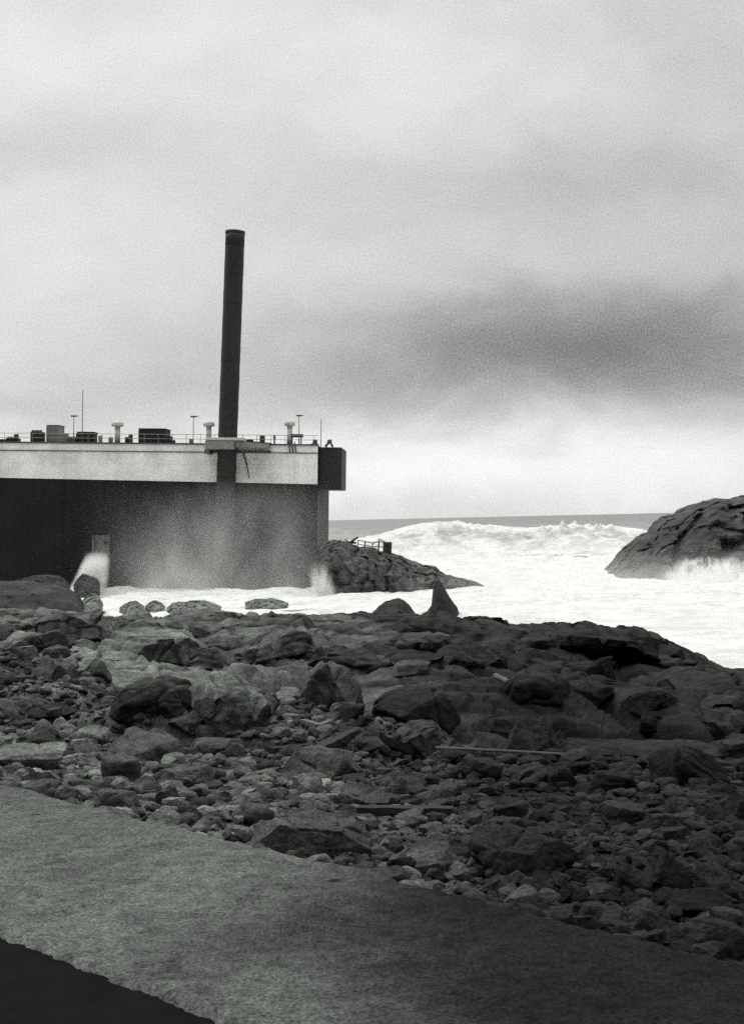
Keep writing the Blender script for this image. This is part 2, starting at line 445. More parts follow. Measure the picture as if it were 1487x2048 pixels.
HERO = [
 # left field
 (226, 1360, 398, 1450, 'dome', 'rock_dark', 'big dark rounded boulder at the edge of the left rubble', 0, (0, 0), .9),
 (370, 1336, 545, 1462, 'angular', 'rock_light', 'pale topped broken block leaning right of the dark round boulder', .3, (.1, .12), .8),
 (198, 1268, 418, 1345, 'slab', 'rock_light', 'broad pale slab split by a diagonal crack, below the surf at left', .2, (.12, .06), .8),
 (170, 1318, 222, 1358, 'angular', 'rock', 'small squared block perched left of the broad cracked slab', .3, (0, .1), .8),
 (36, 1312, 160, 1368, 'wedge', 'rock', 'tilted flat slab sloping up to the right at the far left', .1, (.1, -.2), .7),
 (158, 1360, 212, 1392, 'angular', 'rock_light', 'pale little block just left of the dark round boulder', .5, (0, 0), .8),
 (583, 1322, 720, 1422, 'angular', 'rock', 'furrowed rock ridge with parallel grooves in the middle of the shore', -.5, (0, .15), .9),
 (408, 1270, 522, 1312, 'dome', 'rock', 'smooth rounded hump behind the pale broken block', .1, (0, 0), .7),
 (520, 1222, 580, 1266, 'wedge', 'rock_dark', 'dark pyramid shaped rock standing on the crest of the ledges', .2, (0, 0), .8),
 (538, 1278, 600, 1306, 'slab', 'rock_light', 'thin pale flake of rock lying right of the smooth hump', .5, (0, -.3), .6),
 (-20, 1232, 44, 1268, 'dome', 'rock_light', 'pale rounded rock cut by the picture edge, highest at far left', 0, (0, 0), .8),
 (-30, 1394, 104, 1442, 'dome', 'rock', 'wide low grey boulder at the left border above the rubble', 0, (0, 0), .8),
 (380, 1240, 556, 1288, 'slab', 'rock', 'layered slab with horizontal seams behind the smooth hump', .1, (.05, .05), .7),
 (340, 1420, 420, 1466, 'angular', 'rock', 'angular lump right at the foot of the dark round boulder', .8, (0, 0), .8),
 (420, 1408, 486, 1460, 'wedge', 'rock', 'pointed stone under the pale broken block', .4, (0, .2), .8),
 (378, 1474, 486, 1522, 'dome', 'rock', 'dark fronted boulder alone in the middle of the pebble bed', .3, (0, .1), .8),
 (218, 1474, 366, 1526, 'slab', 'rock', 'flat low rock half buried in the pebble bed', .2, (.1, 0), .7),
 (-30, 1496, 134, 1544, 'slab', 'rock_light', 'pale flat slab at the left border above the concrete wall', 0, (.08, 0), .7),
 (563, 1488, 718, 1558, 'wedge', 'rock', 'sloping grey ramp of rock with a black timber lying on it', .1, (.2, -.1), .9),
 (503, 1632, 742, 1712, 'slab', 'rock', 'long low flat topped boulder against the edge of the concrete wall', -.12, (.08, .04), .45),
 (318, 1612, 402, 1648, 'dome', 'rock_dark', 'dark oval stone touching the concrete wall edge', .2, (0, 0), .8),
 (168, 1580, 272, 1616, 'slab', 'rock', 'wide arched stone beside the concrete wall edge at left', -.2, (0, .1), .6),
 (326, 1535, 432, 1578, 'angular', 'rock', 'chunky broad stone in the rubble above the oval stone', .6, (0, 0), .8),
 (60, 1405, 150, 1440, 'angular', 'rock_dark', 'dark jagged rock between the wide low boulder and the round boulder', .6, (0, 0), .8),
 (85, 1290, 140, 1318, 'dome', 'rock', 'blunt grey rock resting above the tilted flat slab', .6, (0, 0), .8),
 (130, 1455, 215, 1490, 'slab', 'rock_light', 'light flat stone at the upper edge of the pebble bed', .1, (.1, .1), .7),
 (590, 1545, 660, 1600, 'angular', 'rock_light', 'pale cubic stone below the sloping grey ramp', .5, (0, 0), .8),
 (660, 1575, 770, 1632, 'slab', 'rock', 'slanting slab descending to the right below the grey ramp', -.4, (.1, .25), .6),
 # middle and right field
 (1003, 1338, 1140, 1412, 'dome', 'rock', 'domed rock beside the bleached branch', .1, (0, 0), .8),
 (743, 1372, 912, 1452, 'dome', 'rock_dark', 'wide dark dome left of the bleached branch', -.1, (0, .1), .9),
 (983, 1436, 1146, 1504, 'angular', 'rock', 'craggy rock below the bleached branch', .3, (0, .15), .8),
 (1236, 1372, 1378, 1424, 'slab', 'rock', 'smooth layered slab rising to the right near the right border', .3, (0, -.2), .8),
 (1356, 1428, 1500, 1474, 'slab', 'rock_light', 'long pale flat ledge at the right border', 0, (.1, 0), .7),
 (1290, 1494, 1446, 1574, 'dome', 'rock_dark', 'large dark hump near the right border', -.2, (0, .15), .9),
 (780, 1324, 860, 1352, 'slab', 'rock_light', 'pale flat block lying under the long dark overhang', .05, (.1, 0), .7),
 (1266, 1424, 1345, 1472, 'angular', 'rock_dark', 'dark squared rock left of the long pale ledge', .4, (0, 0), .8),
 (1436, 1482, 1500, 1514, 'slab', 'rock_light', 'pale stone under the long pale ledge at the right border', .1, (.1, 0), .7),
 (738, 1442, 920, 1524, 'wedge', 'rock', 'peaked slab falling away to the right with a whitened tip', -.2, (.1, .2), .7),
 (938, 1656, 1142, 1754, 'slab', 'rock', 'large smooth rectangular slab lying flat among the lower rubble', -.05, (.25, .03), .6),
 (732, 1684, 918, 1756, 'slab', 'rock_light', 'straight topped block with pale upper face next to the concrete wall', .03, (.03, 0), .5),
 (1290, 1618, 1402, 1684, 'angular', 'rock_light', 'pale broad faced boulder in the right rubble', -.3, (.1, .1), .8),
 (1186, 1600, 1282, 1654, 'slab', 'rock_light', 'bright topped flat rock left of the pale broad faced boulder', -.2, (.12, .1), .7),
 (1286, 1704, 1392, 1796, 'wedge', 'rock', 'upright triangular slab standing in the right rubble', -.2, (0, -.15), .6),
 (1246, 1818, 1322, 1880, 'dome', 'rock_light', 'light rounded stone on the far end of the concrete wall', .2, (0, 0), .9),
 (1300, 1842, 1500, 1912, 'dome', 'rock', 'long rounded boulder lowest at the right border', .1, (0, .1), .6),
 (1356, 1678, 1432, 1720, 'angular', 'rock_light', 'pale elongated stone above the upright triangular slab', -.5, (0, .2), .6),
 (1390, 1726, 1500, 1824, 'angular', 'rock', 'big broken boulder cut by the right border', .3, (0, 0), .8),
 (1092, 1525, 1166, 1578, 'angular', 'rock', 'blocky stone under the end of the long thin pole', .2, (0, 0), .8),
 (763, 1540, 812, 1598, 'angular', 'rock_light', 'whitish upright stone below the peaked slab', .4, (0, .2), .8),
 (1205, 1728, 1288, 1790, 'slab', 'rock', 'narrow leaning slab left of the upright triangular slab', -.6, (.1, .4), .5),
 (1290, 1778, 1480, 1846, 'dome', 'rock_dark', 'broad dark low boulder under the upright triangular slab', -.1, (0, .12), .7),
 (1050, 1592, 1096, 1628, 'dome', 'rock_light', 'light round stone above the large rectangular slab', .1, (0, 0), .8),
 (1150, 1772, 1222, 1794, 'slab', 'rock_light', 'bright thin flat stone right of the rectangular slab', .1, (.1, 0), .6),
 (1180, 1545, 1275, 1590, 'angular', 'rock_dark', 'dark jagged rock between the long pole and the right hump', .2, (0, 0), .8),
 (1410, 1580, 1500, 1650, 'angular', 'rock', 'stacked broken rock at the right border over the rubble', .6, (0, 0), .8),
 (862, 1560, 915, 1592, 'wedge', 'rock_light', 'small pale pyramid stone in the middle rubble', .2, (0, 0), .8),
 (1130, 1360, 1210, 1400, 'slab', 'rock', 'ribbed slab right of the domed rock', -.3, (0, .25), .7),
 (890, 1290, 1010, 1330, 'slab', 'rock', 'flat grey sheet of rock above the bleached branch', .05, (.1, .05), .6),
]
for h in HERO:
    x0, y0, x1, y1, st, mt, lb, rz, tl, dp = h
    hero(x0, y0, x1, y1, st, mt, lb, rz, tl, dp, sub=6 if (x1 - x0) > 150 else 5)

# the bedrock itself: long tilted slabs, jointed and overlapping, all one body of rock
def ledges():
    r = np.random.default_rng(41); V = []; Fc = []; MI = []; off = 0
    d = 15.4
    while d < 48:
        x = -.31 * d + r.uniform(0, 2)
        while x < .31 * d:
            y = d + r.uniform(-.45, .45); u = x / y
            if d < 20.5 - 4.6 * float(sstep(-.04, .07, u)): x += 1.0; continue
            wl = r.uniform(1.5, 4.2) * (.75 + .006 * d); dp = r.uniform(1.0, 1.9); h = r.uniform(.6, 1.0)
            sub = 5
            seed = int(r.integers(5000, 9000))
            v = rock_verts(seed, sub, (wl, dp, h), 'slab' if r.uniform() < .7 else 'angular')
            f = ico(sub)[1]
            # parallel joints through the slab
            na = r.uniform(-.5, .9); q = (v[:, 0] * math.cos(na) + v[:, 1] * math.sin(na)) / r.uniform(.45, 1.1) + .12 * perlin3(v * 1.3, seed)
            fr = np.abs(q - np.round(q))
            v[:, 2] -= .16 * np.exp(-(fr / .045) ** 2) * sstep(.3 * h, .7 * h, v[:, 2])
            v[:, 2] += .10 * (((_h(np.round(q).astype(np.int64), np.zeros(len(q), np.int64), 0, seed) & 255) / 255.) - .5) * sstep(.3 * h, .7 * h, v[:, 2])
            # thin bedding on the broken edges
            lay = v[:, 2] / .13 + .4 * perlin3(v * .8, seed + 3); fl = lay - np.floor(lay)
            v[:, 1] += .045 * (np.where(fl < .25, fl / .25, 1) - .5) * sstep(.95 * h, .7 * h, v[:, 2])
            if d < 22: v = v * .8; h = h * .8
            keep = v[:, 2][f].max(1) > .30 * h
            f = f[keep]; used = np.unique(f); rem = np.zeros(len(v), np.int64); rem[used] = np.arange(len(used)); v = v[used]; f = rem[f]
            Rm = np.array(Matrix.Rotation(-.34 + r.normal() * .22, 3, 'Z') @ Matrix.Rotation(r.normal() * .10 + .05, 3, 'X') @ Matrix.Rotation(r.normal() * .10, 3, 'Y'))
            zc = float(terrain(x, np.array(y), False))
            lift = r.uniform(-.16, .14) if d < 26 else r.uniform(-.10, .28)
            if d > 40: lift = r.uniform(-.16, .06)
            if u > .15 and d > 29: lift -= .12 + 2.2 * max(0, u - .17)
            P_ = v @ Rm.T + np.array([x, y, zc + lift - h])
            if d > 27:                                # no slab stands above the skyline of the ledges
                over = (P_[:, 2] - (7 + np.interp(P_[:, 0] / P_[:, 1], RU, RW) * P_[:, 1])).max() - .03
                if over > 0: P_[:, 2] -= over
            V.append(P_); Fc.append(f + off); off += len(v)
            MI.append(np.full(len(f), r.choice(3, p=[.6, .18, .22] if u < -.04 else [.66, .0, .34]), np.int32))
            x += wl * r.uniform(.55, .95)
        d += r.uniform(1.0, 1.7)
    me = np_mesh('ledges', np.concatenate(V), np.concatenate(Fc), True)
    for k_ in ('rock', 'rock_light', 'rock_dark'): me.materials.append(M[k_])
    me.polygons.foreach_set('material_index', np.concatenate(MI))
    o = bpy.data.objects.new('bedrock_terrain', me); COL.objects.link(o)
    tag(o, 'jointed bedrock slabs of the shore', kind='structure')
ledges()

# loose stones, copied one by one
PROTO = []
for i in range(18):
    st = ('angular', 'angular', 'slab', 'dome', 'wedge', 'angular')[i % 6]
    v = rock_verts(900 + i * 31, 4, (1.0, random.uniform(.6, .95), random.uniform(.35, .75)), st)
    PROTO.append({k: np_mesh('stone', v, ico(4)[1]) for k in ('rock', 'rock_light', 'rock_dark')})
    for k, m_ in PROTO[-1].items(): m_.materials.append(M[k])
def scatter(n, dmin, dmax, seed, smin=.2):
    r = np.random.default_rng(seed); out = []
    while len(out) < n:
        d = math.sqrt(r.uniform(dmin * dmin, dmax * dmax)); u = r.uniform(-.30, .30); x = u * d
        s = wall_s(x, d)
        if s < smin or d > 20.0 - 3.8 * float(sstep(-.03, .08, u)) + r.uniform(-.8, .8): continue
        out.append((x, d, s, r.uniform(), r.integers(0, 1 << 30)))
    return out
k = 0
for x, y, s, q, sd in scatter(228, 7.0, 21.5, 5):
    sz = min(.09 + .36 * q ** 2.6 + .008 * y, .030 * y)
    pr = PROTO[k % len(PROTO)]; mk = ('rock', 'rock', 'rock_light', 'rock_dark', 'rock')[sd % 5]
    o = bpy.data.objects.new('stone', pr[mk]); COL.objects.link(o)
    z = float(terrain(x, np.array(y)))
    o.location = (x, y, z - sz * .12); o.scale = (sz, sz, sz)
    o.rotation_euler = (random.uniform(-.3, .3), random.uniform(-.3, .3), random.uniform(0, 6.28))
    left = x / y < -.02
    tone = {'rock': 'grey', 'rock_light': 'pale', 'rock_dark': 'dark'}[mk]; big = 'large ' if sz > .27 else 'small '
    tag(o, big + tone + (' loose stone on the rubble left of the sloping grey ramp' if left else ' loose stone on the rubble right of the sloping grey ramp'), 'stone',
        big + tone + (' loose stones of the left rubble' if left else ' loose stones of the right rubble'))
    k += 1

# pebbles and small rubble: uncountable
def pebbles(n, sub, smin, smax, dmin, dmax, seed, power):
    r = np.random.default_rng(seed)
    base = [rock_verts(2000 + i * 17, sub, (1, r.uniform(.6, .95), r.uniform(.4, .75)), ('angular', 'dome', 'slab')[i % 3]) for i in range(14)]
    V = []; Fc = []; off = 0; fc = ico(sub)[1]
    pos = np.array([p[:3] for p in scatter(n, dmin, dmax, seed, .08)])
    dens = perlin2(pos[:, 0] * .6, pos[:, 1] * .6, 77)
    zz = terrain(pos[:, 0], pos[:, 1])
    for i in range(n):
        if dens[i] < r.uniform(-1.1, -.1): continue
        s = smin + (smax - smin) * r.uniform() ** power
        v = base[i % 14] * s; a = r.uniform(0, 6.28); b = r.uniform(-.5, .5)
        R_ = np.array(Matrix.Rotation(a, 3, 'Z') @ Matrix.Rotation(b, 3, 'X'))
        V.append(v @ R_.T + np.array([pos[i, 0], pos[i, 1], zz[i] - s * .15])); Fc.append(fc + off); off += len(v)
    return np.concatenate(V), np.concatenate(Fc)
v1, f1_ = pebbles(9000, 3, .03, .20, 6.0, 13.5, 61, 4.0)
v2, f2_ = pebbles(13000, 2, .05, .24, 11.0, 22.0, 62, 3.6)
me = np_mesh('pebbles', np.concatenate([v1, v2]), np.concatenate([f1_, f2_ + len(v1)]), False)
# pebbles differ in colour: three stones, face by face of whole pebbles
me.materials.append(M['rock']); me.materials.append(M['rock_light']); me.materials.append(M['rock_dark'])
n1 = len(ico(3)[1]); n2 = len(ico(2)[1]); c1 = len(f1_) // n1; c2 = len(f2_) // n2
mi = np.concatenate([np.repeat(RNG.choice(3, c1, p=[.56, .16, .28]), n1), np.repeat(RNG.choice(3, c2, p=[.56, .16, .28]), n2)]).astype(np.int32)
me.polygons.foreach_set('material_index', mi)
o = bpy.data.objects.new('pebbles', me); COL.objects.link(o)
tag(o, 'bed of small broken stones and pebbles between wall and ledges', 'pebbles', kind='stuff')

# ------------------------------------------------------------------ timber washed ashore
def timber(name, a, b, w, h, mat, label, cat, lift=.03, taper=1.0, bend=.0, rnd=False):
    d0, u0, z0 = hit(*a); d1, u1, z1 = hit(*b)
    A = at(*a, d0) + Vector((0, 0, lift)); B = at(*b, d1) + Vector((0, 0, lift))
    L = (B - A).length; X = (B - A).normalized(); Y = Vector((0, 0, 1)).cross(X).normalized(); Z = X.cross(Y)
    bm = bmesh.new(); n = 14; rings = []; r = random.Random(int(a[0]))
    prof = [(math.cos(t * math.pi / 4), math.sin(t * math.pi / 4)) for t in range(8)] if rnd else [(-1, -1), (0, -1.04), (1, -1), (1.03, 0), (1, 1), (0, 1.04), (-1, 1), (-1.03, 0)]
    for i in range(n + 1):
        t = i / n; k = 1 + (taper - 1) * t; o_ = bend * math.sin(math.pi * t) * L + r.uniform(-.1, .1) * w
        rings.append([bm.verts.new((t * L, px * w / 2 * k * r.uniform(.93, 1.05) + o_, pz * h / 2 * k * r.uniform(.93, 1.05))) for px, pz in prof])
    for P, Q in zip(rings, rings[1:]):
        for j in range(8): bm.faces.new((P[j], P[(j + 1) % 8], Q[(j + 1) % 8], Q[j]))
    bm.faces.new(rings[0][::-1]); bm.faces.new(rings[-1])
    bmesh.ops.recalc_face_normals(bm, faces=bm.faces[:])
    me = bpy.data.meshes.new(name); bm.to_mesh(me); bm.free()
    o = link(name, me, M[mat])
    o.matrix_world = Matrix((X, Y, Z)).transposed().to_4x4(); o.location = A
    tag(o, label, cat, 'timber washed ashore')
    return o
timber('timber_beam', (632, 1523), (708, 1483), .13, .12, 'wood_dark', 'short black timber beam lying on the sloping grey ramp', 'beam', .09)
timber('timber_beam', (750, 1487), (832, 1518), .12, .10, 'wood_dark', 'black beam slanting down to the right from the peaked slab', 'beam', .08)
timber('timber_beam', (716, 1641), (906, 1643), .12, .10, 'wood_dark', 'long straight black beam half buried above the straight topped block', 'beam', .07)
timber('branch', (990, 1374), (1044, 1402), .10, .09, 'wood_pale', 'bleached broken branch on the dark ledges', 'branch', .16, .6, .03, True)
timber('pole', (872, 1516), (1160, 1532), .05, .05, 'wood', 'long thin pole lying across the rubble', 'pole', .12, .6, .01, True)
timber('plank', (224, 1473), (262, 1478), .09, .06, 'wood_pale', 'short white plank end on the pebbles below the round boulder', 'plank', .10)
timber('plank', (606, 1458), (640, 1469), .08, .05, 'wood_pale', 'left of two pale splintered planks lying in a v above the ramp', 'plank', .10)
timber('plank', (636, 1470), (662, 1459), .08, .05, 'wood_pale', 'right of two pale splintered planks lying in a v above the ramp', 'plank', .10)
timber('plank', (950, 1754), (1200, 1752), .09, .05, 'wood_dark', 'dark lath lying along the foot of the rectangular slab', 'plank', .05)
timber('timber_beam', (540, 1512), (618, 1504), .14, .09, 'wood_dark', 'dark flat beam end at the left of the sloping grey ramp', 'beam', .05)

# ------------------------------------------------------------------ sea wall and dark ground
def sea_wall():
    A = np.array([-6.0, 12.83]); B = np.array([6.0, .12]); dr = (B - A) / np.linalg.norm(B - A); nr = np.array([-dr[1], dr[0]])
    if nr[1] > 0: nr = -nr                      # towards the land
    L = np.linalg.norm(B - A); W = 1.70
    na, nb = 900, 190
    a = np.linspace(0, L, na); b = np.linspace(0, 1, nb)
    Aa, Bb = np.meshgrid(a, b, indexing='ij')
    e0 = .035 * fbm2(a * 2.2, a * 0 + 3, 70, 5) + .03 * np.minimum(0, perlin2(a * 1.1, a * 0, 71)) * 3
    e1 = .022 * fbm2(a * 4.0, a * 0 + 8, 72, 6, .7)
    Q = e0[:, None] * 1.0 + Bb * (W + e1 - e0)[:, None]
    X = A[0] + dr[0] * Aa + nr[0] * Q; Y = A[1] + dr[1] * Aa + nr[1] * Q
    edge = np.minimum(Bb, 1 - Bb) * W
    Z = 5.4 - .05 * np.exp(-(edge / .05) ** 2) + .010 * fbm2(X * 2.2, Y * 2.2, 80, 6, .6) + .007 * perlin2(X * 16, Y * 16, 81) + .004 * perlin2(X * 38, Y * 38, 82)
    pit = perlin2(X * 3.1, Y * 5.1, 84); Z = Z - .02 * sstep(.62, .75, pit)
    v = np.stack([X, Y, Z], -1)
    sk0 = v[:, :1].copy(); sk0[..., 2] = 4.3; sk1 = v[:, -1:].copy(); sk1[..., 2] = 4.3
    v = np.concatenate([sk0, v, sk1], 1)
    m, t = new_mat('weathered_concrete')
    tc = t.n('ShaderNodeTexCoord'); vec = tc.outputs['Object']; sp = t.n('ShaderNodeSeparateXYZ'); t.l(vec, sp.inputs[0])
    n0 = t.noise(vec, .9, 7, .6, .3); n1 = t.noise(vec, 14, 6, .7); n2 = t.noise(vec, 70, 4, .7); n3 = t.noise(vec, 4.5, 6, .65)
    val = t.map(n0, .3, .7, .085, .12)
    val = t.m('MULTIPLY', val, t.map(n1, .3, .7, .6, 1.45, 'LINEAR'))
    val = t.m('MULTIPLY', val, t.map(n2, .32, .68, .3, 1.8, 'LINEAR'))
    val = t.m('MULTIPLY', val, t.map(n3, .34, .5, .75, 1.0))
    painted_falloff = t.m('ADD', sp.outputs['X'], t.m('MULTIPLY', t.m('SUBTRACT', t.noise(vec, .8, 5, .6), .5), 1.6))
    val = t.m('MULTIPLY', val, t.map(painted_falloff, -.8, .55, 1.0, .13))  # rightward dimming of the light, put into the concrete colour
    vo = t.n('ShaderNodeTexVoronoi'); vo.inputs['Scale'].default_value = 2.2; t.l(vec, vo.inputs['Vector'])
    val = t.m('MULTIPLY', val, t.map(vo.outputs['Distance'], .05, .085, .35, 1.0))
    hb = t.m('ADD', n1, t.m('MULTIPLY', n2, .6))
    finish(t, val, .95, .04, t.bump(hb, .8, .025))
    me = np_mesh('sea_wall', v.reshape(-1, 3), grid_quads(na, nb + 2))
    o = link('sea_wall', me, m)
    tag(o, 'wide rough concrete wall top running diagonally across the foreground', 'wall')
    # near-black sheet of ground on the landward side
    q0 = W - .12
    P = [A + nr * q0, B + nr * q0, B + nr * 9, A + nr * 9]
    na, nb = 120, 60
    s_, t_ = np.meshgrid(np.linspace(0, L, na), np.linspace(q0, 9, nb), indexing='ij')
    X = A[0] + dr[0] * s_ + nr[0] * t_; Y = A[1] + dr[1] * s_ + nr[1] * t_
    Z = 5.372 + .008 * fbm2(X * 4, Y * 4, 90, 4)
    m = plain_mat('near_black', .006, .35, 9, .9, .03, .5, .02)
    tag(link('dark_ground', np_mesh('dark_ground', np.stack([X, Y, Z], -1).reshape(-1, 3), grid_quads(na, nb)), m), kind='structure')
sea_wall()

# ------------------------------------------------------------------ sea
CR = [(-300, 1100), (300, 1100), (600, 1092), (650, 1086), (700, 1079), (750, 1069), (800, 1056), (840, 1046), (875, 1041), (900, 1042), (935, 1048), (1000, 1051), (1060, 1054), (1110, 1054), (1150, 1049),
      (1190, 1053), (1235, 1051), (1290, 1058), (1340, 1062), (1500, 1066), (1800, 1075)]
CU = np.array([uw(*p)[0] for p in CR]); CWv = np.array([uw(*p)[1] for p in CR])
def sea():
    dd = np.concatenate([np.linspace(44, 200, 330, endpoint=False), np.linspace(200, 275, 260, endpoint=False), np.geomspace(275, 14000, 330)])
    uu = np.linspace(-.5, .5, 760)
    U, D = np.meshgrid(uu, dd); X = U * D; Y = D
    foam = np.zeros_like(X)
    far = sstep(250, 420, D)
    Z = far * (.9 * perlin2(X / 110 + 4, Y / 38, 101) + .5 * perlin2(X / 40, Y / 17, 102)) * np.exp(-D / 2500)
    near = 1 - sstep(255, 300, D)
    bil = np.abs(perlin2(X / 6, Y / 9, 103)) + .5 * np.abs(perlin2(X / 2.6, Y / 4, 104)) + .25 * np.abs(perlin2(X / 1.2, Y / 2, 105))
    Z = Z + near * (.35 * perlin2(X / 22, Y / 14, 106) + .42 * (bil - .35) * sstep(90, 130, D) + .12 * (bil - .35))
    cz = 7 + np.interp(U, CU, CWv) * 245
    cd_ = 245 + 5 * perlin2(X / 30, Y * 0 + 1, 107) + 2 * perlin2(X / 9, Y * 0 + 2, 108)
    t = D - cd_
    shp = np.where(t < 0, np.exp(-(np.abs(t) / 11.0) ** 1.25), np.exp(-(t / 22.0) ** 2))
    Z = Z * (1 - .75 * shp * sstep(-6, 2, t)) + np.maximum(cz - .15, 0) * shp
    Z = Z + shp * (.55 * (bil - .4) + .25 * np.abs(perlin2(X / .9, Y / 1.5, 120)) + .3 * perlin2(X / 3.2, Y / 3.2, 121)) * sstep(1.5, -3, t)
    sp_ = np.abs(perlin2(X / 2.1, Y / 3, 122)) + .6 * np.abs(perlin2(X / .8, Y / 2, 123)); Z = Z + shp * (1.9 * sp_ ** 2) * sstep(5, 0, np.abs(t + 1)) * sstep(-.2, .5, perlin2(X / 14, Y * 0, 124))
    foam = np.maximum(foam, near * (.92 + .2 * perlin2(X / 30, Y / 20, 109)))
    foam = np.where(t > 5, foam * sstep(24, 5, t), foam)
    lowc = sstep(3.6, 1.6, cz)                         # the wave is unbroken water at its left end
    foam = foam - .95 * lowc * sstep(-14, -4, t) * sstep(60, 20, t)
    # streaks of darker water in the wash before the barge
    foam = foam - .75 * sstep(.30, .6, perlin2(X / 5.5, Y / 2.2, 110)) * sstep(95, 104, D) * sstep(128, 116, D) * sstep(.0, -.03, U) * sstep(-.13, -.09, U)
    foam = foam - .45 * sstep(.2, .7, perlin2(X / 12, Y / 7, 114)) * sstep(130, 150, D)
    caps = perlin2(X / 26, Y / 11, 111) + .5 * perlin2(X / 9, Y / 5, 112)
    foam = np.maximum(foam, .62 * sstep(.62, .85, caps) * sstep(270, 300, D) * np.exp(-D / 1500))
    wav = shp * sstep(-1.5, -5, t) * sstep(1.5, 3.5, cz)
    me = np_mesh('sea', np.stack([X, Y, Z], -1).reshape(-1, 3), grid_quads(len(dd), len(uu)))
    at_ = me.attributes.new('foam', 'FLOAT', 'POINT'); at_.data.foreach_set('value', np.clip(foam, 0, 1.2).ravel().astype(np.float32))
    a2 = me.attributes.new('wave', 'FLOAT', 'POINT'); a2.data.foreach_set('value', np.clip(wav, 0, 1).ravel().astype(np.float32))
    tag(link('sea', me, M['sea']), 'white surf and grey open sea', kind='structure')
sea()

# ------------------------------------------------------------------ mounds of rock standing in the sea
def mound(name, sil, d0, dc, d1, mat, seed, amp=.5, fold=.0, zlow=-1.5, nc=260, nr=150, power=.5, strata=(0, 0), crk=1.0):
    """heights from a skyline (photo spots -> slopes), given real depth from d0 to d1, crest at dc"""
    su = np.array([uw(*p)[0] for p in sil]); sw = np.array([uw(*p)[1] for p in sil])
    u = np.linspace(su[0], su[-1], nc); zc = 7 + np.interp(u, su, sw) * dc
    endf = np.clip((zc - zlow) / max(.01, (zc.max() - zlow)), 0, 1) ** .5
    t = np.linspace(-1, 1, nr)
    T, Uu = np.meshgrid(t, u, indexing='ij')
    Dd = np.where(T < 0, dc + T * (dc - d0) * endf[None, :], dc + T * (d1 - dc) * endf[None, :])
    sh = np.clip(1 - np.abs(T) ** 1.9, 0, 1) ** power
    Z = zlow + (zc[None, :] - zlow) * sh
    p = np.stack([Uu * Dd, Dd, Z], -1).reshape(-1, 3)
    S = (zc.max() - zlow)
    q = p / S
    w = np.stack([fbm3(q * 1.7 + 5, seed, 4), fbm3(q * 1.7 + 25, seed + 1, 4), fbm3(q * 1.7 + 45, seed + 2, 4) - .25], -1)
    p = p + w * amp * np.array([.6, 1.0, .5])
    if fold:
        s_ = (q[:, 0] * strata[0] + q[:, 2] * strata[1] + .35 * fbm3(q * 1.5, seed + 9, 3)); fr = s_ - np.floor(s_)
        p[:, 1] += fold * (np.exp(-((fr - .5) / .12) ** 2) * 1.0 + .6 * fr)
        p[:, 2] -= fold * .35 * np.exp(-((fr - .5) / .12) ** 2)
    c = perlin3(q * 2.3 + 70, seed + 12)
    p[:, 1] += crk * amp * .9 * np.exp(-(c / .05) ** 2)
    p[:, 1] += amp * .55 * fbm3(q * 9, seed + 15, 3)
    p[:, 2] += amp * .16 * fbm3(q * 9 + 30, seed + 16, 3)
    ctr = Vector((float(p[:, 0].mean()), float(p[:, 1].mean()), 0.0))
    me = np_mesh(name, p - np.array(ctr), grid_quads(nr, nc)[:, ::-1])
    o = link(name, me, M[mat] if mat in M else mat); o.location = ctr
    return o
o = mound('headland', [(1196, 1168), (1212, 1142), (1235, 1112), (1252, 1092), (1275, 1074), (1300, 1064), (1308, 1048), (1325, 1034), (1362, 1025), (1385, 1012), (1410, 1000), (1440, 995), (1458, 998), (1487, 988), (1540, 975), (1640, 960), (1800, 950), (2000, 970), (2200, 1120)],
          148, 166, 200, 'rock_far', 301, amp=1.0, fold=1.4, strata=(2.6, -2.4), nc=420, nr=240, power=.55)
tag(o, kind='structure')
o = mound('rock', [(-200, 1160), (-60, 1158), (0, 1161), (60, 1162), (100, 1168), (135, 1177), (155, 1189), (164, 1202), (166, 1215)], 62, 72, 84, 'rock_dark', 311, amp=.16, fold=.18, strata=(2.0, 3.0), power=.5, zlow=-.5)
tag(o, 'dark flat backed rock at the left border in front of the barge', 'rock')
o = mound('rock', [(738, 1232), (760, 1212), (772, 1203), (795, 1196), (806, 1200), (818, 1212), (828, 1226), (832, 1240)], 48, 52, 57, 'rock_dark', 312, amp=.08, power=.45, zlow=2.2)
tag(o, 'rounded rock hump on the crest left of the pointed rock', 'rock')
o = mound('rock', [(838, 1240), (852, 1222), (862, 1210), (866, 1175), (872, 1159), (879, 1160), (890, 1178), (903, 1200), (914, 1214), (922, 1240)], 96, 102, 106, 'rock_dark', 313, amp=.12, power=.6, zlow=-1.0, nc=160, nr=120)
tag(o, 'pointed pyramid rock standing alone in the surf', 'rock')
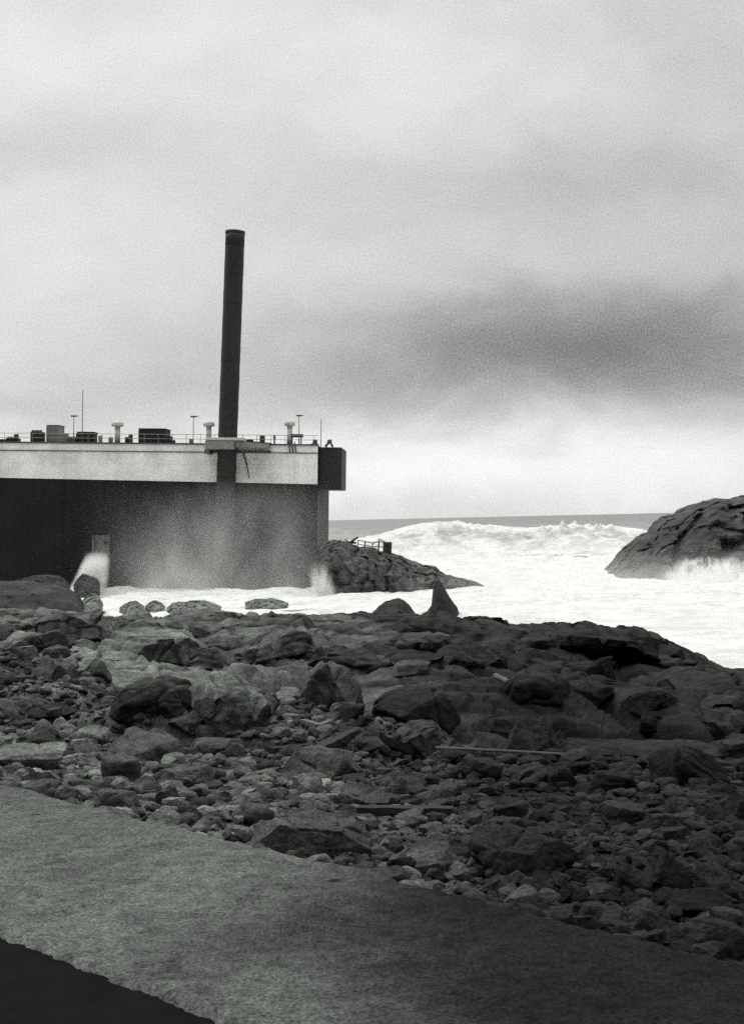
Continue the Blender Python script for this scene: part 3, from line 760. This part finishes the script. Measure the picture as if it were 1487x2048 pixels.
for sil, d0, dc, d1, lb in (
    ([(158, 1210), (172, 1193), (185, 1186), (197, 1190), (205, 1208)], 108, 112, 117, 'small rock awash in foam next to the flat backed rock'),
    ([(240, 1215), (247, 1207), (258, 1202), (272, 1201), (288, 1212)], 110, 114, 118, 'left of the two round rocks awash before the barge'),
    ([(290, 1213), (298, 1206), (306, 1201), (318, 1203), (330, 1212)], 110, 114, 118, 'right of the two round rocks awash before the barge'),
    ([(333, 1215), (345, 1206), (360, 1203), (380, 1201), (400, 1201), (425, 1206), (442, 1214)], 108, 113, 118, 'long low rock awash in foam under the leg of the barge'),
    ([(490, 1206), (510, 1198), (540, 1196), (560, 1200), (575, 1206)], 112, 116, 120, 'thin flat reef showing dark in the foam below the barge'),
    ([(-10, 1172), (30, 1160), (66, 1151), (95, 1148), (118, 1152), (132, 1159), (140, 1170)], 120, 128, 134, 'rugged rock in shade under the left end of the barge hull'),
    ([(148, 1168), (156, 1156), (164, 1147), (174, 1148), (184, 1152), (192, 1156), (199, 1167)], 134, 139, 143, 'dark rock in the cascade under the opening in the hull'),
):
    o = mound('rock', sil, d0, dc, d1, 'rock_wash' if 'awash' in lb or 'reef' in lb else 'rock_dark', int(sil[0][0]) + 400, amp=.24, power=1.3, zlow=-.8, nc=140, nr=90)
    tag(o, lb, 'rock', 'rocks awash in the surf')

# ------------------------------------------------------------------ barge
DB = 150.0
PR = at(636, 891, DB); PL = at(0, 885.5, DB + 1.5)
EX = (PR - PL).normalized(); EY = Vector((0, 0, 1)).cross(EX).normalized(); EZ = EX.cross(EY)
MBW = Matrix((EX, EY, EZ)).transposed().to_4x4(); MBW.translation = PR
MBI = MBW.inverted()
barge = bpy.data.objects.new('barge', None); COL.objects.link(barge); barge.matrix_world = MBW
tag(barge, 'huge dark stranded barge with pale band and tall tubular leg, listing in the surf', 'barge')
def pl(px, py, yo=0.0):
    """spot on the barge's own upright plane, yo metres behind its front"""
    o_ = MBI @ Vector(CAM); t_ = MBI @ at(px, py, DB)
    k = (yo - o_.y) / (t_.y - o_.y); p = o_ + (t_ - o_) * k
    return p.x, p.z
DEPTH = 16.0; XL = -62.0
ze = pl(650, 1050)[1]; zr_ = pl(650, 1085)[1]
hx0, hz0 = pl(184, 1112); hx1, hz1 = pl(220, 1070)
RC = 1.0                                               # depth of the opening in the hull side
hull = MB()
hull.prism([(XL, 0), (hx0, 0), (hx0, -17.5), (XL, -17.5)], 0, RC)
hull.prism([(hx1, 0), (0, 0), (0, -14.6), (-.9, -16.2), (-.9, -17.5), (hx1, -17.5)], 0, RC)
hull.prism([(hx0, 0), (hx1, 0), (hx1, hz1), (hx0, hz1)], 0, RC)
hull.prism([(hx0, hz0), (hx1, hz0), (hx1, -17.5), (hx0, -17.5)], 0, RC)
hull.prism([(XL, 0), (0, 0), (0, -14.6), (-.9, -16.2), (-.9, -17.5), (XL, -17.5)], RC, DEPTH)
hull.build('hull', M['hull'], barge)
zb_r = pl(634, 968.5)[1]; xl_, zb_l = pl(0, 955.5)
zfar = zb_l + (zb_l - zb_r) / (xl_ - 0) * (XL - xl_)
MB().prism([(XL, -.03), (-.03, -.03), (-.03, zb_r), (XL, zfar)], -.03, -.002).build('painted_band', M['band'], barge)
MB().box(XL, -.01, -.10, -.032, -.86, -.76).build('rubbing_strake', M['mid_paint'], barge)
MB().box(XL, .05, -.14, .25, 0, .14).build('deck_edge', M['mid_paint'], barge)
# end fender block
xa, za = pl(664, 893); xb, zb = pl(692, 978)
m_ = MB(); m_.box(-.02, 2.45, .9, 8.5, zb - .05, -.12, .12)
m_.build('end_fender', M['steel_dark'], barge)
m_ = MB(); m_.box(-.02, .06, -.034, .88, -4.9, -.05); m_.build('corner_plate', M['hull'], barge)
# opening in the hull side with its pale inner bulkhead
hp = MB(); hp.box(hx0 + .03, hx1 - .03, RC - .12, RC - .01, hz0 + .01, hz1 - .03); hp.box(hx0 + .01, hx0 + .09, .05, RC - .13, hz0 + .01, hz1 - .03)
hatch = hp.build('bulkhead', M['bulkhead'], barge)
cx, cz = pl(211, 1086, RC - .2)
MB().tube((cx, RC - .3, cz), (cx, RC - .122, cz), .17, n=14).build('porthole', M['steel_dark'], hatch)
hp = MB(); q = .16
hp.box(hx0 - q, hx0, -.07, .0, hz0, hz1 + q, .02); hp.box(hx1, hx1 + q, -.07, .0, hz0, hz1 + q, .02); hp.box(hx0 + .003, hx1 - .003, -.06, -.003, hz1, hz1 + q - .01, .02)
hp.build('opening_frame', M['hull'], barge)
# leg
tx, tz = pl(470.5, 463, -1.15); bx_, bz_ = pl(452, 966, -1.15)
sl = (tx - bx_) / (tz - bz_)
r_ = 19.3 * (DB - 1) / F
zbot = -17.2
leg = MB()
seg = 26
pz = [zbot + (tz - zbot) * i / seg for i in range(seg + 1)]
for i in range(seg):
    leg.tube((bx_ + (pz[i] - bz_) * sl, -1.15, pz[i]), (bx_ + (pz[i + 1] - bz_) * sl, -1.15, pz[i + 1]), r_ if i % 2 else r_ * .985, n=40, cap=(i in (0, seg - 1)))
leg = leg.build('leg', M['leg'], barge); leg['label'] = 'tall black tubular leg rising far above the deck'
m_ = MB(); m_.tube((tx - .012, -1.15, tz - .25), (tx, -1.15, tz + .03), r_ * 1.03, n=40); m_.build('top_ring', M['steel_dark'], leg)
# collar and walkway around the leg
gx0, gz1 = pl(417, 883); gx1, gz0 = pl(474, 899)
m_ = MB(); m_.box(gx0, gx1, -2.35, -.05, gz0 - .1, gz1 + .02, .08); m_.build('leg_collar', M['grey_paint'], barge)
m_ = MB(); m_.box(gx0 + .05, gx1 + 1.0, -2.45, -.04, gz1 + .03, gz1 + .30, .03); m_.build('collar_plate', M['pale_paint'], barge)
w0x, w0z = pl(474, 886); w1x, w1z = pl(541, 897)
m_ = MB(); m_.prism([(gx1 + .02, gz1), (w1x, w1z + .42), (w1x, w1z), (gx1 + .02, gz0 + .15)], -1.9, -.06); m_.build('walkway', M['grey_paint'], barge)
m_ = MB(); m_.prism([(gx1 + 1.2, gz1 + .02), (w1x + .2, w1z + .50), (w1x + .2, w1z + .43), (gx1 + 1.2, gz1 - .05 + .06 - .12)], -1.92, -.05)
m_.build('walkway_deck', M['steel_dark'], barge)
m_ = MB(); m_.box(gx0 - .05, gx0 + .45, -2.3, -.05, gz0 - .55, gz0 - .12); m_.box(gx0 + .45, w1x + .1, -.5, -.11, gz0 - .40, gz0 - .16, .02); m_.build('walkway_brace', M['mid_paint'], barge)
m_ = MB(); sx, sz0 = pl(486, 903); sx2, sz2 = pl(494, 930); m_.tube((sx, -.3, sz0), (sx2, -.12, sz2), .09); m_.tube((sx2, -.12, sz2), (sx2 + .25, -.08, sz2 - 1.4), .05); m_.build('hanging_chain', M['mid_paint'], barge)
# railing
m_ = MB(); x = XL
while x < 0:
    m_.tube((x, .1, .12), (x, .1, 1.05), .03, n=6); x += 1.5
for h_ in (.58, 1.05): m_.tube((XL, .1, h_), (0, .1, h_), .028, n=6)
m_.build('railing', M['grey_paint'], barge)
# mushroom ventilators
for px, yt, hw in ((235.5, 842, 12), (418, 842, 11.5), (579.5, 841, 10.5)):
    x, zt = pl(px, yt, 1.2); k = 151.2 / F
    st = MB(); st.tube((x, 1.2, -.02), (x, 1.2, zt - .45), 5.6 * k, 5.2 * k, 20); st = st.build('mushroom_vent', M['pale_paint'], barge)
    R_ = hw * k
    MB().lathe((x, 1.2, zt - .62), [(R_ * .55, 0), (R_ * .95, .05), (R_ * 1.03, .22), (R_ * 1.0, .42), (R_ * .75, .56), (R_ * .1, .64)], 24).build('vent_cap', M['pale_paint'], st)
# deck boxes: (x0,y0,x1,y1, material, name, depth)
def dbox(x0, y0, x1, mat, name, yo=1.5, dp=2.0, y1=None, extra=None):
    xa, zt = pl(x0, y0, yo); xb, _ = pl(x1, y0, yo)
    zb = .0 if y1 is None else pl(x0, y1, yo)[1]
    m_ = MB(); m_.box(xa, xb, yo, yo + dp, zb, zt, .05)
    w = xb - xa
    if extra == 'bumps':
        for i in range(4): m_.tube((xa + w * (.14 + .24 * i), yo + .4, zt - .02), (xa + w * (.14 + .24 * i), yo + .4, zt + .18), .13, n=10)
    if extra == 'ribs':
        n_ = max(3, int(w / .45))
        for i in range(n_ + 1):
            q = xa + w * i / n_; m_.box(q - .04, q + .04, yo - .05, yo + .02, zb + .1, zt - .1)
        m_.box(xa - .06, xb + .06, yo - .06, yo + dp + .06, zt - .003, zt + .08, .02)
    if extra == 'legs':
        m_.box(xa + .1, xa + .22, yo + .1, yo + .22, .0, zb + .01); m_.box(xb - .22, xb - .1, yo + .1, yo + .22, .0, zb + .01)
    return m_.build(name, M[mat], barge)
dbox(278, 858, 331, 'steel_dark', 'deckhouse', 1.6, 3.0, extra='ribs')
dbox(326, 872, 342, 'steel_dark', 'deck_locker', 1.3, 1.2)
dbox(61, 863, 83, 'steel_dark', 'winch_housing', 1.6, 1.6, extra='bumps')
dbox(94, 851, 118, 'grey_paint', 'deckhouse', 2.2, 2.4, extra='ribs')
dbox(118, 866, 131, 'grey_paint', 'deck_locker', 2.0, 1.6)
dbox(133, 873, 150, 'mid_paint', 'deck_locker', 1.4, 1.0)
dbox(152, 866, 172, 'steel_dark', 'winch_housing', 1.6, 1.6, extra='bumps')
dbox(170, 865, 188, 'steel_dark', 'deck_locker', 1.5, 1.7, extra='ribs')
dbox(12, 876, 36, 'steel_dark', 'winch_housing', 1.4, 1.2, extra='bumps')
dbox(-12, 878, 12, 'steel_dark', 'deck_locker', 1.4, 1.2)
dbox(28, 868, 36, 'mid_paint', 'deck_bollard', 1.4, .5)
dbox(197, 871, 204, 'grey_paint', 'deck_bollard', 1.4, .4)
dbox(217, 874, 225, 'grey_paint', 'deck_bollard', 1.4, .4)
dbox(250, 874, 259, 'steel_dark', 'deck_bollard', 1.4, .5)
dbox(257, 869, 264, 'steel_dark', 'deck_bollard', 1.3, .5)
dbox(343, 880, 350, 'steel_dark', 'deck_bollard', 1.3, .4)
dbox(378, 878, 385, 'grey_paint', 'deck_bollard', 1.2, .4)
dbox(493, 878, 505, 'steel_dark', 'deck_locker', 1.2, .8)
dbox(519, 871, 529, 'mid_paint', 'control_post', 1.2, .5)
dbox(546, 870, 551, 'grey_paint', 'control_post', 1.2, .3, 878, 'legs')
dbox(581, 868, 605, 'steel_dark', 'davit_table', .9, .8, 874, 'legs')
m_ = MB()
for px in (577, 583, 589):
    x0, z0 = pl(px, 884, -.1); x1, z1 = pl(px + 3, 905, -.1); m_.tube((x0, -.18, z0), (x1, -.16, z1), .07, n=8)
m_.build('overboard_pipe', M['mid_paint'], barge)
# mooring fittings by the end
for px, yt in ((628, 879), (657, 879)):
    x, zt = pl(px, yt, .8); m_ = MB()
    m_.tube((x - .35, .8, -.1), (x + .1, .8, zt - .2), .14, n=10); m_.tube((x + .1, .8, zt - .15), (x + .45, .8, -.1), .12, n=10); m_.lathe((x + .1, .8, zt - .3), [(.1, 0), (.26, .08), (.22, .26), (.05, .32)], 12)
    m_.build('fairlead', M['mid_paint'], barge)
# masts and lamp posts
for px, yt, r0, head, nm in ((166, 780, .05, False, 'antenna'), (148, 833, .045, True, 'lamp_post'), (387, 834, .045, True, 'lamp_post'), (598, 832, .045, True, 'lamp_post'), (642, 838, .045, False, 'antenna')):
    x, zt = pl(px, yt, .7); m_ = MB(); m_.tube((x, .7, -.1 if px < 640 else -.2), (x, .7, zt), r0, r0 * .7, 8)
    p_ = m_.build(nm, M['mid_paint'], barge)
    if head:
        m_ = MB(); m_.box(x - .3, x + .3, .55, .8, zt - .04, zt + .12, .03); m_.tube((x + .25, .7, zt), (x + .5, .7, zt + .12), .04, n=6); m_.build('lamp_head', M['mid_paint'], p_)

# ------------------------------------------------------------------ wreck beside the barge
wk = mound('wreck', [(628, 1128), (640, 1088), (652, 1078), (668, 1075), (690, 1080), (705, 1088), (722, 1092), (748, 1095), (775, 1102), (800, 1108), (822, 1122), (845, 1129), (868, 1132), (880, 1140), (895, 1146), (920, 1156), (945, 1164), (962, 1170), (970, 1176)],
           130, 137, 143, 'wreck', 350, amp=.58, fold=.35, strata=(3.2, .4), nc=320, nr=170, power=.42, zlow=-1.2)
tag(wk, 'dark battered wreck-like mass half sunk beside the barge, bent railing on top', 'wreck')
def wp(px, py, d=136.0): return at(px, py, d) - wk.location
m_ = MB()
prev = None
for px, yb, yt in ((714, 1094, 1080), (728, 1096, 1083), (743, 1099, 1086), (756, 1102, 1083), (768, 1104, 1086)):
    b = wp(px, yb + 6); t_ = wp(px + 2, yt); m_.tube(b, t_, .05, n=6)
    mid = b.lerp(t_, .6)
    if prev: m_.tube(prev[0], t_, .045, n=6); m_.tube(prev[1], mid, .04, n=6)
    prev = (t_, mid)
p0 = wp(757, 1078); p1 = wp(782, 1090); m_.tube(p0, p1, .05, n=6); m_.tube(wp(757, 1078), wp(756, 1100), .05, n=6)
m_.build('bent_railing', M['steel_dark'], wk)
c0 = wp(764, 1106, 135.5); c1 = wp(783, 1084, 135.5)
m_ = MB(); m_.box(c0.x, c1.x - .1, c0.y, c0.y + .9, c0.z - .8, c1.z, .05, shear=.12); m_.build('deck_box', M['wreck'], wk)
a = wp(692, 1090); b = wp(716, 1074)
m_ = MB(); m_.tube(a, b, .16, .08, 8); m_.tube(wp(700, 1090), wp(690, 1078), .1, .05, 6); m_.tube(wp(694, 1084), wp(712, 1086), .12, .1, 6); m_.build('broken_davit', M['steel_dark'], wk)
m_ = MB(); a = wp(742, 1100, 130.8); b = wp(742, 1160, 130.8)
m_.box(a.x - .25, a.x + .25, a.y, a.y + 2.0, b.z, a.z + .2, .05); m_.build('hull_rib', M['wreck'], wk)
# lines swinging from the barge bow
# ------------------------------------------------------------------ drifting spray (volumes)
def spray(name, x0, x1, d0, d1, z0, z1, label, dens, cfun, seed, ns=.2):
    c = Vector(((x0 + x1) / 2, (d0 + d1) / 2, (z0 + z1) / 2)); hs = Vector(((x1 - x0) / 2, (d1 - d0) / 2, (z1 - z0) / 2))
    m_ = MB(); m_.box(-hs.x, hs.x, -hs.y, hs.y, -hs.z, hs.z)
    m, t = new_mat(name + '_air')
    tc = t.n('ShaderNodeTexCoord'); vec = tc.outputs['Object']; sp = t.n('ShaderNodeSeparateXYZ'); t.l(vec, sp.inputs[0])
    X = t.m('DIVIDE', sp.outputs['X'], hs.x); Y = t.m('DIVIDE', sp.outputs['Y'], hs.y); Z = t.m('DIVIDE', sp.outputs['Z'], hs.z)
    def edge(a): return t.map(t.m('ABSOLUTE', a), .55, 1.0, 1.0, 0.0)
    e = t.m('MULTIPLY', edge(X), edge(Y))
    n = t.noise(t.scale(vec, 1, 1, .6), ns, 5, .65, .6)
    v = cfun(t, X, Y, Z, n)
    v = t.m('MULTIPLY', t.m('MULTIPLY', v, e), dens)
    pv = t.n('ShaderNodeVolumePrincipled'); o_ = t.n('ShaderNodeOutputMaterial')
    pv.inputs['Color'].default_value = (.97, .98, .965, 1); pv.inputs['Anisotropy'].default_value = .1
    t.l(v, pv.inputs['Density']); t.l(pv.outputs[0], o_.inputs['Volume'])
    o = m_.build(name, m); o.location = c
    tag(o, label, 'spray', kind='stuff')
    return o
def f_hull(t, X, Y, Z, n):
    h = t.map(Z, -1.0, .95, 1.0, 0.0, 'LINEAR'); h = t.m('POWER', h, 1.1)
    w = t.map(n, .36, .66, .1, 1.8)
    # drifts thickest left of the middle
    g = t.m('POWER', 2.718, t.m('MULTIPLY', t.m('POWER', t.m('DIVIDE', t.m('ADD', X, t.m('ADD', .15, t.m('MULTIPLY', Z, -.28))), .55), 2.0), -1.0))
    return t.m('MULTIPLY', t.m('MULTIPLY', h, w), t.m('ADD', t.map(X, -.7, .0, .1, .62), t.m('MULTIPLY', g, .55)))
spray('spray', -29, -2.5, 128, 148.5, -.5, 11.5, 'spray drifting up the dark hull of the barge', .041, f_hull, 1)
def f_low(t, X, Y, Z, n):
    h = t.map(Z, -1.0, .9, 1.0, 0.0, 'LINEAR'); h = t.m('POWER', h, 2.0)
    return t.m('MULTIPLY', h, t.map(n, .35, .65, .3, 1.4))
spray('spray', -26, 60, 224, 264, 0, 7.6, 'spray blown off the crest of the breaking wave', .03, f_low, 2)
spray('spray', 4, 46, 118, 150, -.4, 4.2, 'low spray over the surf between the wreck and the headland', .05, f_low, 3)
def f_plume(t, X, Y, Z, n):
    h = t.map(Z, -.6, .95, 1.0, 0.0)
    r = t.m('ADD', t.m('POWER', t.m('ADD', X, t.m('MULTIPLY', Z, .25)), 2.0), t.m('POWER', Y, 2.0))
    return t.m('MULTIPLY', h, t.m('MULTIPLY', t.map(r, .0, .5, 1.0, 0.0), t.map(n, .4, .6, .05, 1.5)))
spray('spray', -6.4, -3.0, 126.5, 130.5, -.5, 3.6, 'white jet of spray between the barge and the wreck', 1.2, f_plume, 4, .8)

def f_casc(t, X, Y, Z, n):
    h = t.map(Z, -.2, .95, 1.0, 0.0)
    q = t.m('DIVIDE', t.m('SUBTRACT', X, t.m('ADD', .12, t.m('MULTIPLY', Z, .28))), t.m('SUBTRACT', .85, t.m('MULTIPLY', Z, .25)))
    r = t.m('ADD', t.m('POWER', q, 2.0), t.m('MULTIPLY', t.m('POWER', Y, 2.0), .5))
    return t.m('MULTIPLY', h, t.m('MULTIPLY', t.map(r, .0, .45, 1.0, 0.0), t.map(n, .40, .58, .0, 1.7)))
def f_foot(t, X, Y, Z, n):
    lim = t.m('SUBTRACT', t.m('MULTIPLY', t.map(n, .38, .66, .0, 1.0), 1.9), t.m('ADD', Z, 1.0))
    return t.map(lim, 0, .5, 0, 1)
spray('spray', -31.4, -25.8, 138, 148.6, -.6, 4.6, 'white water bursting round the dark rock under the opening in the hull', 1.6, f_casc, 5, .7)
spray('spray', 29, 50, 139, 149, -.5, 2.7, 'white surf running up the foot of the headland', 1.2, f_foot, 6, .55)

# ------------------------------------------------------------------ light and sky
W = bpy.data.worlds.new('World'); sc.world = W; W.use_nodes = True
t = NT(W.node_tree)
SUN_EL, SUN_AZ = math.radians(52), math.radians(-62)       # azimuth from +Y, negative = left
sky = t.n('ShaderNodeTexSky'); sky.sky_type = 'NISHITA'; sky.sun_disc = False; sky.sun_elevation = SUN_EL; sky.sun_rotation = SUN_AZ
bw = t.n('ShaderNodeRGBToBW'); t.l(sky.outputs[0], bw.inputs[0])
tc = t.n('ShaderNodeTexCoord'); sp = t.n('ShaderNodeSeparateXYZ'); t.l(tc.outputs['Generated'], sp.inputs[0])
yy = t.m('MAXIMUM', sp.outputs['Y'], .25)
u = t.m('DIVIDE', sp.outputs['X'], yy); v = t.m('DIVIDE', sp.outputs['Z'], yy)
cb = t.n('ShaderNodeCombineXYZ'); t.l(u, cb.inputs[0]); t.l(v, cb.inputs[1])
wn = t.noise(t.scale(cb.outputs[0], 1, 1.8, 1), 5, 6, .6); wn2 = t.noise(t.scale(cb.outputs[0], 1, 1.8, 1), 9.3, 6, .6, .5)
u = t.m('ADD', u, t.m('MULTIPLY', t.m('SUBTRACT', wn, .5), .16)); v = t.m('ADD', v, t.m('MULTIPLY', t.m('SUBTRACT', wn2, .5), .065))
def G(u0, v0, su, sv, a):
    q = t.m('ADD', t.m('POWER', t.m('DIVIDE', t.m('SUBTRACT', u, u0), su), 2.0), t.m('POWER', t.m('DIVIDE', t.m('SUBTRACT', v, v0), sv), 2.0))
    return t.m('MULTIPLY', t.m('POWER', 2.718, t.m('MULTIPLY', q, -1.0)), a)
L = .78
for g in ((-.2, .34, .16, .06, .10), (.06, .31, .10, .05, .10), (.24, .33, .10, .12, -.12), (.08, .235, .2, .03, -.10), (-.22, .27, .10, .022, -.10), (-.25, .20, .09, .05, .08),
          (.18, .120, .17, .056, -.36), (.03, .108, .16, .046, -.24), (.2, .225, .14, .06, -.09), (.28, .110, .10, .045, -.12), (-.22, .085, .14, .022, -.13), (.12, .175, .12, .02, .06), (.07, .036, .32, .032, .32)):
    L = t.m('ADD', G(*g), L)
L = t.m('ADD', L, t.m('MULTIPLY', t.m('SUBTRACT', t.noise(t.scale(cb.outputs[0], 1, 1.6, 1), 7, 9, .62, .3), .5), .34))
L = t.m('ADD', L, t.m('MULTIPLY', t.m('SUBTRACT', t.noise(cb.outputs[0], 700, 2, .8), .5), .6))
L = t.m('MAXIMUM', L, .2)
zen = t.map(sp.outputs['Z'], .42, .92, 1.0, 3.3)              # overcast: brightest overhead
back = t.m('MAXIMUM', t.map(sp.outputs['Y'], -.25, .55, .24, 1.0), t.map(sp.outputs['Z'], .35, .85, 0.0, 1.0))   # unseen low sky, dimmed to darken faces turned landward
L = t.m('MULTIPLY', t.m('MULTIPLY', L, zen), back)
L = t.m('MULTIPLY', L, 9.4)                     # cloud deck, at the brightness of the sky above it
mx = t.n('ShaderNodeMix'); mx.data_type = 'FLOAT'; mx.inputs[0].default_value = .06; t.l(L, mx.inputs[2]); t.l(bw.outputs[0], mx.inputs[3])
bg = t.n('ShaderNodeBackground'); bg.inputs['Strength'].default_value = .1; t.l(t.tint(mx.outputs[0], (.99, 1.0, .972)), bg.inputs['Color'])
ow = t.n('ShaderNodeOutputWorld'); t.l(bg.outputs[0], ow.inputs['Surface'])
sl_ = bpy.data.lights.new('sun', 'SUN'); sl_.energy = 1.5; sl_.angle = math.radians(12); sl_.color = (1.0, .985, .95)
so = bpy.data.objects.new('sun', sl_); COL.objects.link(so)
dirv = Vector((math.sin(SUN_AZ) * math.cos(SUN_EL), math.cos(SUN_AZ) * math.cos(SUN_EL), math.sin(SUN_EL)))
so.rotation_euler = dirv.to_track_quat('Z', 'Y').to_euler(); so.location = dirv * 60

sc.view_settings.view_transform = 'Standard'; sc.view_settings.look = 'None'
sc.view_settings.exposure = 0.0; sc.view_settings.gamma = 1.0
sc.render.engine = 'CYCLES'
sc.cycles.use_denoising = False; sc.cycles.volume_bounces = 2; sc.cycles.max_bounces = 6; sc.cycles.volume_step_rate = 1.0
